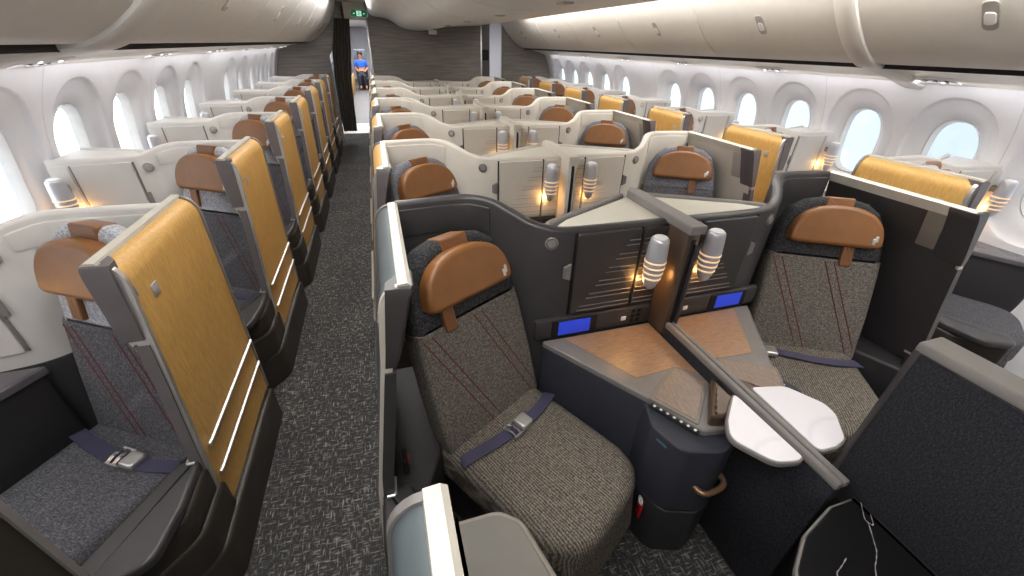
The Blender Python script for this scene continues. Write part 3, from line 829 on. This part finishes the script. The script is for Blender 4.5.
def base_x(z):
    T = [(-.1, 2.50), (.3, 2.60), (.6, 2.655), (.9, 2.675), (1.1, 2.675), (1.25, 2.655), (1.39, 2.615), (1.53, 2.555), (1.64, 2.49), (1.75, 2.42)]
    for i in range(len(T)-1):
        if z <= T[i+1][0]:
            w = (z-T[i][0])/(T[i+1][0]-T[i][0]); return T[i][1]*(1-w)+T[i+1][1]*w
    return T[-1][1]
WY0, WP, ZC = 1.8254, .61, 1.155
NSEG = 48
def supel(a, hw, hh, n):
    c, s = math.cos(a), math.sin(a)
    k = (abs(c)/hw)**n+(abs(s)/hh)**n
    r = k**(-1/n); return (r*c, r*s)
def rect_pt(a, hw, z0, z1):
    c, s = math.cos(a), math.sin(a)
    t = 1e9
    if abs(c) > 1e-9: t = min(t, hw/abs(c))
    if s > 1e-9: t = min(t, z1/s)
    if s < -1e-9: t = min(t, z0/s)
    return (t*c, t*s)
# angles incl. rectangle corners so bays meet
Z0R, Z1R, HW = -.40, .485, WP/2
ANG = sorted(set([2*PI*k/NSEG for k in range(NSEG)]+[math.atan2(z, h) % (2*PI) for z in (Z0R, Z1R) for h in (-HW, HW)]))
def sidewall(sgn, name):
    mb = MB()
    for i in range(-3, 12):
        yc = WY0+WP*i
        hole = i != 6
        rg = []
        def add(ring, rec):
            rg.append([(sgn*(base_x(ZC+z)+rec), yc+y, ZC+z) for y, z in ring])
        rect = [rect_pt(a, HW, Z0R, Z1R) for a in ANG]
        if hole:
            w = [supel(a, .148, .245, 2.7) for a in ANG]
            n = [supel(a, .265, .385, 2.3) for a in ANG]
            mix = lambda p, q, t: [(a[0]*(1-t)+b[0]*t, a[1]*(1-t)+b[1]*t) for a, b in zip(p, q)]
            add(w, .075); add(mix(w, n, .12), .052); add(mix(w, n, .5), .036); add(mix(w, n, .85), .027); add(mix(w, n, .97), .015); add(n, .003); add(mix(n, rect, .06), 0)
            add(mix(n, rect, .5), 0); add(rect, 0)
            mb.rings(rg, None, False, False)
        else:
            add([(p[0]*.01, p[1]*.01) for p in rect], 0); add([(p[0]*.5, p[1]*.5) for p in rect], 0); add(rect, 0)
            mb.rings(rg, None, True, False)
    # plain panels: below, above and at both ends
    def panel(y0, y1, zs):
        rg = [[(sgn*base_x(z), y, z) for z in zs] for y in (y0, y1)]
        mb.rings(rg, None, False, False, False)
    ya, yb = WY0-3.5*WP, WY0+11.5*WP
    panel(-2.0, 9.9, [0, .2, .4, .6, ZC+Z0R]); panel(-2.0, 9.9, [ZC+Z1R, 1.70, 1.75])
    panel(-2.0, ya, [ZC+Z0R+.885*k/8 for k in range(9)]); panel(yb, 9.9, [ZC+Z0R+.885*k/8 for k in range(9)])
    o = struct(name, mb, M['white'], None, 50)
    # seams between bays
    for i in range(-2, 12, 2):
        yc = WY0+WP*i-HW
        mb = MB()
        rg = [[(sgn*(base_x(z)-.0015), yc-.003, z), (sgn*(base_x(z)-.0015), yc+.003, z)] for z in [.8+.1*k for k in range(9)]]
        mb.rings(rg, None, False, False, False).build('panel_seam', M['ledge'], o)
    return o
sidewall(-1, 'wall_left'); sidewall(1, 'wall_right')
wn = 0
for sgn in (-1, 1):
    for i in range(-3, 12):
        if i == 6: continue
        yc = WY0+WP*i; wn += 1
        root = empty(f'window_{wn}', (sgn*base_x(ZC), yc, ZC)); root['kind'] = 'structure'
        def ring(hw, hh, rec, n=2.7):
            return [(sgn*(base_x(ZC+z)+rec-base_x(ZC)), y, z) for y, z in [supel(a, hw, hh, n) for a in ANG]]
        mb = MB(); mb.rings([ring(.152, .249, .060), ring(.147, .244, .058), ring(.143, .240, .066), ring(.138, .235, .115), ring(.150, .247, .118)], None, False, False)
        mb.build('window_frame', M['ledge'], root)
        mb = MB(); mb.rings([ring(.146, .243, .100), ring(.146, .243, .103)], None, True, True); mb.build('window_pane', M['glass'], root)

# outboard skirting of the cabin shell
for sgn, nm in ((-1, 'left'), (1, 'right')):
    # service panel under the bins
    mb = MB(); rg = []
    for y in (-2.0, 9.1):
        rg.append([(sgn*x, y, z) for x, z in ((2.062, 1.690), (2.20, 1.684), (2.36, 1.648), (2.46, 1.618), (2.53, 1.604), (2.56, 1.60), (2.56, 1.66), (2.3, 1.72), (2.10, 1.70))])
    mb.rings(rg); struct(f'ceiling_service_panel_{nm}', mb, M['psu'])
    mb = MB(); rg = []
    for y in (-2.0, 9.1):
        rg.append([(sgn*x, y, z) for x, z in ((2.056, 1.725), (2.056, 1.688), (2.075, 1.688), (2.1, 1.78), (2.08, 1.78))])
    mb.rings(rg); struct(f'trim_{nm}_gap', mb, M['black'])

# reading light clusters and vents of the service panels
def psu_set():
    root = empty('service_unit')
    MB().box(-.06, .06, -.14, .14, -.004, .010, .006).build('panel_plate', M['white'], root)
    for q in (-.09, -.03, .03):
        MB().lathe([(0, 0), (.014, 0), (.012, .012), (0, .012)], 12, Matrix.Translation((-.01, q, -.010))).build('air_nozzle', M['ltgrey'], root)
    for q in (-.06, .08):
        MB().lathe([(0, 0), (.010, 0), (.008, .008), (0, .008)], 12, Matrix.Translation((.02, q, -.008))).build('spot_light', M['spot'], root)
    return root
ps = psu_set(); first = True
for sgn, nm in ((-1, 'exit-sign-aisle'), (1, 'galley-aisle')):
    for k in range(6):
        yy = (2.55 if sgn < 0 else 2.32)+1.25*k if sgn < 0 else 1.95+1.25*k
        o = ps if first else dup(ps); first = False
        o.location = (sgn*2.40, yy, 1.632); o.rotation_euler = (0, sgn*R(18), 0)
        tag(o, f'small passenger service panel with nozzles and lights, {ORD[k]} along the {nm} windows', 'service panel', 'passenger service panels')

# ------------------------------------------------------------------ overhead bins
BINP = [(2.04, 1.712), (1.99, 1.718), (1.92, 1.747), (1.83, 1.806), (1.74, 1.884), (1.655, 1.972), (1.585, 2.062), (1.53, 2.15), (1.49, 2.24), (1.47, 2.33)]
def bin_unit(length, latch_y):
    root = empty('overhead_bin')
    rg = []
    P = catmull([(x, 0, z) for x, z in BINP], 3)
    for y in (0, .008, length-.008, length):
        g = 0 if .001 < y < length-.001 else .012
        rg.append([(p.x+g, y, p.z+g*.4) for p in P]+[(2.3, y, 2.33), (2.3, y, 1.80), (2.06, y, 1.75)])
    MB().rings(rg).build('bin_door', M['bin'], root, 30)
    a = math.atan2(1.972-1.884, 1.655-1.74)
    mm = Matrix.Translation((1.70, latch_y, 1.925)) @ Matrix.Rotation(R(46), 4, 'Y') 
    lt = MB().prism(rrect(-.075, .075, -.032, .032, .03), -.006, .004, .003, 0, mm @ Matrix.Rotation(PI, 4, 'X')).build('latch_plate', M['ltgrey'], root)
    MB().prism(rrect(-.02, .045, -.022, .022, .018), .003, .008, .003, 0, mm @ Matrix.Rotation(PI, 4, 'X')).build('latch_paddle', M['white'], lt)
    return root
b0 = bin_unit(1.25, .62); first = True
SEAMS = {1: [-.45, .80, 2.11, 3.40, 4.66, 5.92, 7.18], -1: [-.33, .92, 2.18, 3.84, 5.10, 6.36, 7.62]}
for sgn, nm in ((-1, 'exit-sign-aisle'), (1, 'galley-aisle')):
    S = SEAMS[sgn]+[9.08]
    for k in range(len(S)-1):
        L = S[k+1]-S[k]
        o = b0 if first else dup(b0); first = False
        o.location = (0, S[k]+.004, 0); o.scale = (sgn, (L-.008)/1.25, 1)
        tag(o, f'curved cream overhead bin above the {nm} windows, {ORD[k]} of its row going aft', 'overhead bin', 'overhead bins above the windows')
# arched ribs over the bins
for sgn, nm, y0, y1 in ((1, 'right', 2.04, 2.17), (-1, 'left', 2.03, 2.26)):
    mb = MB(); rg = []
    P = catmull([(x, 0, z) for x, z in BINP[::-1]]+[(2.2, 0, 1.680), (2.36, 0, 1.640), (2.47, 0, 1.608), (2.55, 0, 1.59)], 4)
    for i, p in enumerate(P):
        d = P[min(i+1, len(P)-1)]-P[max(0, i-1)]; d.normalize(); n = Vector((-abs(d.z), 0, -abs(d.x)))
        sh = -.22*max(0, (p.x-2.0)/.55)**1.5 if sgn < 0 else 0
        rg.append([(sgn*(p.x+n.x*t), y+sh, p.z+n.z*t) for y, t in ((y0, -.02), (y0, .014), (y0+.015, .024), (y1-.015, .024), (y1, .014), (y1, -.02))])
    mb.rings(rg); struct(f'trim_{nm}_rib', mb, M['bin'])

# centre bins
CB = [(-.97, 2.33), (-.95, 2.19), (-.86, 2.135), (-.68, 2.115), (-.55, 2.07), (-.42, 1.995), (-.28, 1.958), (-.12, 1.945), (.10, 1.955), (.40, 2.018)]
def cbin(length):
    root = empty('centre_overhead_bin')
    P = catmull([(x, 0, z) for x, z in CB], 3); rg = []
    for y in (0, .008, length-.008, length):
        g = 0 if .001 < y < length-.001 else .012
        rg.append([(p.x, y, p.z+g) for p in P]+[(.40, y, 2.33)])
    MB().rings(rg).build('bin_door', M['bin'], root, 30)
    MB().box(-.06, .0, length*.5-.05, length*.5+.05, 1.937, 1.95, .005).build('latch', M['ltgrey'], root)
    return root
c0 = cbin(1.25); first = True
for k in range(7):
    o = c0 if first else dup(c0); first = False
    o.location = (0, .46+1.23*k, 0); o.scale = (1, (1.23-.008)/1.25, 1)
    tag(o, f'curved cream overhead bin above the centre seats, {ORD[k]} of its row going aft', 'overhead bin', 'centre overhead bins')
mb = MB(); rg = []
for y in (-2.0, 9.08):
    rg.append([(x, y, z) for x, z in ((.412, 2.022), (.45, 2.024), (.8, 2.045), (1.10, 2.066), (1.15, 2.085), (1.17, 2.14), (1.17, 2.33), (.412, 2.33))])
mb.rings(rg); struct('ceiling_soffit', mb, M['ceil'])
mb = MB(); mb.box(.396, .418, -2, 9.08, 2.013, 2.10, .001); struct('trim_centre_gap', mb, M['black'])
mb = MB(); mb.box(-2.8, 2.8, -2.05, 26, 2.33, 2.40, .001); struct('ceiling', mb, M['ceil'])
t = empty('emergency_light', (.17, 8.9, 1.885))
MB().box(-.075, .075, -.05, .05, 0, .075, .018).build('housing', M['white'], t)
MB().box(-.05, .05, -.052, -.046, .015, .055, .004).build('lens', M['psu'], t)
tag(t, 'white box light hanging under the centre bins before the bulkhead', 'light')

# ------------------------------------------------------------------ bulkheads
YB = 9.1
mb = MB(); mb.box(-.985, 1.14, YB, YB+.06, .004, 2.33, .004); struct('wall_centre_bulkhead', mb, M['bulk'])
mb = MB(); mb.box(-1.005, -.975, YB-.012, YB+.07, .004, 2.33, .004); struct('trim_centre_post', mb, M['alu'])
mb = MB(); mb.box(1.13, 1.16, YB-.012, YB+.07, .004, 2.33, .004); struct('trim_galley_post', mb, M['alu'])
mb = MB(); mb.prism([(-2.72, 0), (-2.72, 1.8), (-1.9, 2.33), (-1.36, 2.33), (-1.36, 2.05), (-1.72, 1.5), (-1.72, 0)], 0, .06, 0, 0, Matrix(((1, 0, 0, 0), (0, 0, 1, YB), (0, 1, 0, 0), (0, 0, 0, 1)))); struct('wall_left_bulkhead', mb, M['bulk'])
mb = MB(); mb.prism([(2.72, 0), (2.72, 1.8), (1.9, 2.33), (1.60, 2.33), (1.60, 0)], 0, .06, 0, 0, Matrix(((1, 0, 0, 0), (0, 0, 1, YB), (0, 1, 0, 0), (0, 0, 0, 1)))); struct('wall_right_bulkhead', mb, M['bulk'])
mb = MB(); mb.box(1.575, 1.605, YB-.012, YB+.07, .004, 2.33, .004); struct('trim_right_post', mb, M['grey'])
mb = MB(); mb.box(-2.8, 2.8, -2.06, -2.0, 0, 2.33, .001); struct('wall_forward', mb, M['bulk'])
# header over the aisle opening with exit sign
mb = MB(); mb.box(-1.40, -1.0, YB, YB+.06, 2.07, 2.33, .004); struct('trim_aisle_header', mb, M['ceil'])
t = empty('exit_sign', (-1.10, YB-.03, 2.165))
mm = Matrix(((1, 0, 0, 0), (0, 0, -1, 0), (0, 1, 0, 0), (0, 0, 0, 1)))
MB().prism(rrect(-.155, .155, -.066, .066, .062, 8), 0, .03, .008, 0, mm).build('sign_housing', M['white'], t)
pl = MB().prism(rrect(-.14, .14, -.052, .052, .05, 8), .028, .033, .002, 0, mm).build('sign_face', M['green'], t)
mb = MB()
# running figure in a doorway between two arrows
mb.box(-.042, .042, -.0365, -.0335, -.040, .040, .001)
mb.build('doorway', M['exitw'], pl)
mb = MB()
mb.lathe([(0, 0), (.009, .001), (.009, .002), (0, .003)], 10, Matrix.Translation((.006, -.037, .026)) @ Matrix.Rotation(R(90), 4, 'X'))
mb.tube([(.002, -.039, .014), (-.006, -.039, -.008), (.014, -.039, -.018), (.010, -.039, -.034)], .005, 6)
mb.tube([(-.006, -.039, -.008), (-.022, -.039, -.026)], .005, 6); mb.tube([(-.02, -.039, .004), (.004, -.039, .012), (.02, -.039, .0)], .004, 6)
mb.build('running_figure', M['green'], pl)
for s in (-1, 1):
    MB().prism([(s*.075, .013), (s*.075, -.013), (s*.105, 0)], .032, .036, 0, 0, mm).build('arrow', M['exitw'], pl)
tag(t, 'green exit sign with running figure and arrows above the aisle opening', 'sign')
# curtain gathered at the aisle opening
mb = MB(); rg = []
N = 60
def cpt(s, z, off):
    x0, x1 = (-1.66, -1.40) if z > 1.9 else (-1.70, -1.36-.10*(1.95-z)/1.95)
    return (x0+(x1-x0)*s, YB-.09+.035*math.sin(s*PI*11)+off, z)
for z in (.2, .6, 1.1, 1.6, 2.0, 2.08):
    ins = max(0, (z-1.5))*.5
    f = [cpt(k/N, z, -.004) for k in range(N+1)]; b = [cpt(k/N, z, .004) for k in reversed(range(N+1))]
    sh = .55*max(0, z-1.3)*.5
    rg.append([(p[0]+sh*.6, p[1], p[2]) for p in f+b])
mb.rings(rg); o = mb.build('aisle_curtain', M['curtain'], None, 60); tag(o, 'dark brown gathered curtain at the exit-sign aisle opening', 'curtain')

# ------------------------------------------------------------------ aft cabin seen through the opening
mb = MB(); mb.box(-2.75, -2.70, 9.9, 26, 0, 2.33, .001); struct('wall_aft_left', mb, M['aft'])
mb = MB(); mb.box(2.70, 2.75, 9.9, 26, 0, 2.33, .001); struct('wall_aft_right', mb, M['aft'])
mb = MB(); mb.box(-2.75, 2.75, 25.4, 25.46, 0, 2.33, .001); struct('wall_aft_end', mb, M['aft'])
mb = MB(); mb.box(-.98, -.93, 9.2, 11.2, .0, 2.33, .004); struct('wall_galley_side', mb, M['dark2'])
mb = MB(); mb.box(1.16, 1.60, 10.2, 10.25, 0, 2.33, .004); struct('wall_galley_front', mb, M['grey'])
t = empty('galley_monitor', (1.44, 10.19, 1.55)); MB().box(-.13, .13, -.02, .0, -.10, .10, .01).build('monitor_body', M['black'], t); MB().box(-.11, .11, -.022, -.018, -.085, .085, .003).build('screen', M['dark2'], t)
tag(t, 'small black monitor on the galley wall beyond the bulkhead', 'monitor')
def aft_seat(mat):
    root = empty('aft_seat')
    bm_ = back_matrix(.45)
    MB().prism(rpoly([(-.24, 0), (.24, 0), (.23, .72), (-.23, .72)], .05), -.08, .03, .02, .02, bm_).build('backrest', mat, root)
    MB().prism(rrect(-.24, .24, -.46, .05, .05), .33, .46, .03, .01).build('seat_cushion', mat, root)
    MB().box(.245, .285, -.4, .10, .02, .62, .015).build('armrest', M['tanp'], root)
    MB().box(-.2, .2, -.35, .05, 0, .34, .01).build('seat_base', M['dark2'], root)
    return root
as0 = aft_seat(M['slate']); first = True
for k in range(9):
    for x, sx, nm in ((-2.02, 1, 'window side'), (-.80, -1, 'centre side')):
        o = as0 if first else dup(as0); first = False
        placed(o, (x, 12.1+k*1.0, 0), 0, sx)
        tag(o, f'slate blue seat far aft through the aisle opening, {nm}', 'seat', f'aft cabin seats on the {nm} of the aisle')
# seated person in blue at the far end of the aisle
px_, py_ = -1.41, 20.0
t = empty('person', (px_, py_, 0))
def skinfig(name, nodes, edges, mat):
    me = bpy.data.meshes.new(name); me.from_pydata([n[0] for n in nodes], edges, []); me.update()
    o = bpy.data.objects.new(name, me); COL.objects.link(o)
    md = o.modifiers.new('skin', 'SKIN')
    for i, n in enumerate(nodes):
        sv = me.skin_vertices[0].data[i]; sv.radius = (n[1], n[1]); sv.use_root = i == 0
    o.modifiers.new('sub', 'SUBSURF').levels = 1
    me.materials.append(mat); return o
nodes = [((0, 0, .55), .13), ((0, .02, .78), .12), ((0, .03, 1.0), .14), ((0, .02, 1.10), .055), ((0, 0, 1.17), .06), ((0, -.01, 1.27), .085), ((0, 0, 1.35), .06),
         ((-.19, .02, 1.02), .055), ((-.24, -.02, .78), .042), ((-.12, -.28, .66), .035), ((-.09, -.35, .66), .03),
         ((.19, .02, 1.02), .055), ((.24, -.02, .78), .042), ((.12, -.28, .66), .035), ((.09, -.35, .66), .03),
         ((-.10, -.40, .52), .075), ((-.11, -.44, .10), .05), ((-.11, -.56, .05), .04), ((.10, -.40, .52), .075), ((.11, -.44, .10), .05), ((.11, -.56, .05), .04)]
edges = [(0, 1), (1, 2), (2, 3), (3, 4), (4, 5), (5, 6), (2, 7), (7, 8), (8, 9), (9, 10), (2, 11), (11, 12), (12, 13), (13, 14), (0, 15), (15, 16), (16, 17), (0, 18), (18, 19), (19, 20)]
bd = skinfig('body', nodes, edges, M['skin']); bd.parent = t
sh = skinfig('blue_shirt', [((0, 0, .58), .15), ((0, .02, .78), .14), ((0, .03, 1.0), .155), ((0, .025, 1.07), .07), ((-.19, .02, 1.02), .07), ((-.24, -.02, .80), .056), ((.19, .02, 1.02), .07), ((.24, -.02, .80), .056)], [(0, 1), (1, 2), (2, 3), (2, 4), (4, 5), (2, 6), (6, 7)], M['blue']); sh.parent = t
tr = skinfig('trousers', [((0, 0, .54), .15), ((-.10, -.40, .52), .09), ((-.11, -.44, .14), .065), ((.10, -.40, .52), .09), ((.11, -.44, .14), .065)], [(0, 1), (1, 2), (0, 3), (3, 4)], M['trousers']); tr.parent = t
MB().lathe([(0, .11), (.05, .105), (.09, .07), (.10, .02), (.095, -.03), (.07, -.05), (0, -.03)], 14, Matrix.Translation((0, .02, 1.30))).build('hair', M['hair'], t)
tag(t, 'person in a blue top sitting at the far end of the aisle', 'person')
t = empty('crew_seat', (px_, py_+.05, 0))
MB().box(-.24, .24, -.30, .16, .34, .43, .03).build('seat_pad', M['slate'], t)
MB().box(-.24, .24, .14, .22, .40, 1.45, .03).build('seat_back', M['slate'], t)
MB().box(-.20, .20, -.1, .2, .0, .34, .01).build('pedestal', M['dark2'], t)
tag(t, 'slate crew seat under the person in blue at the aisle end', 'seat')

# ------------------------------------------------------------------ light
w = bpy.data.worlds.new('sky'); SC.world = w; w.use_nodes = True
nt = w.node_tree; bg = nt.nodes['Background']
tc = nt.nodes.new('ShaderNodeTexCoord'); sp = nt.nodes.new('ShaderNodeSeparateXYZ'); nt.links.new(tc.outputs['Generated'], sp.inputs[0])
rp = nt.nodes.new('ShaderNodeValToRGB'); e = rp.color_ramp.elements
e[0].position = 0; e[0].color = (1.0, 1.0, 1.0, 1); e[1].position = 1; e[1].color = (.20, .235, .268, 1)
mr = nt.nodes.new('ShaderNodeMapRange'); mr.inputs['From Min'].default_value = -1; mr.inputs['From Max'].default_value = 1
nt.links.new(sp.outputs['X'], mr.inputs['Value']); nt.links.new(mr.outputs['Result'], rp.inputs['Fac'])
nt.links.new(rp.outputs['Color'], bg.inputs['Color'])
bg.inputs['Strength'].default_value = 3.6
def strip(name, x, y, z, sx, sy, energy, col, rot):
    l = bpy.data.lights.new(name, 'AREA'); l.shape = 'RECTANGLE'; l.size = sx; l.size_y = sy; l.energy = energy; l.color = col
    o = bpy.data.objects.new(name, l); COL.objects.link(o); o.location = (x, y, z); o.rotation_euler = rot; return o
WARM = (1, .98, .955)
# fill strips added along the bin edges to brighten the bin faces opposite
strip('cove_fill_light', -1.00, 2.9, 2.24, .16, 9.3, 78, WARM, (0, R(-48), 0))
strip('cove_fill_light', 1.21, 2.9, 2.24, .16, 9.3, 78, WARM, (0, R(48), 0))
strip('cove_fill_light', -1.36, 2.9, 2.30, .16, 9.3, 64, WARM, (0, R(35), 0))
strip('cove_fill_light', 1.36, 2.9, 2.30, .16, 9.3, 64, WARM, (0, R(-35), 0))
strip('aft_ceiling_light', -1.2, 16.5, 2.30, 1.0, 12, 420, (1, 1, 1), (0, 0, 0))
strip('aft_ceiling_light', 1.4, 10.6, 2.30, .3, .8, 8, (1, 1, 1), (0, 0, 0))
# sidewall wash lights in the slot above the windows
strip('sidewall_wash_light', -2.40, 3.5, 1.622, .10, 10.5, 24, (1, .98, .99), (0, R(25), 0))
strip('sidewall_wash_light', 2.40, 3.5, 1.622, .10, 10.5, 24, (1, .98, .99), (0, R(-25), 0))
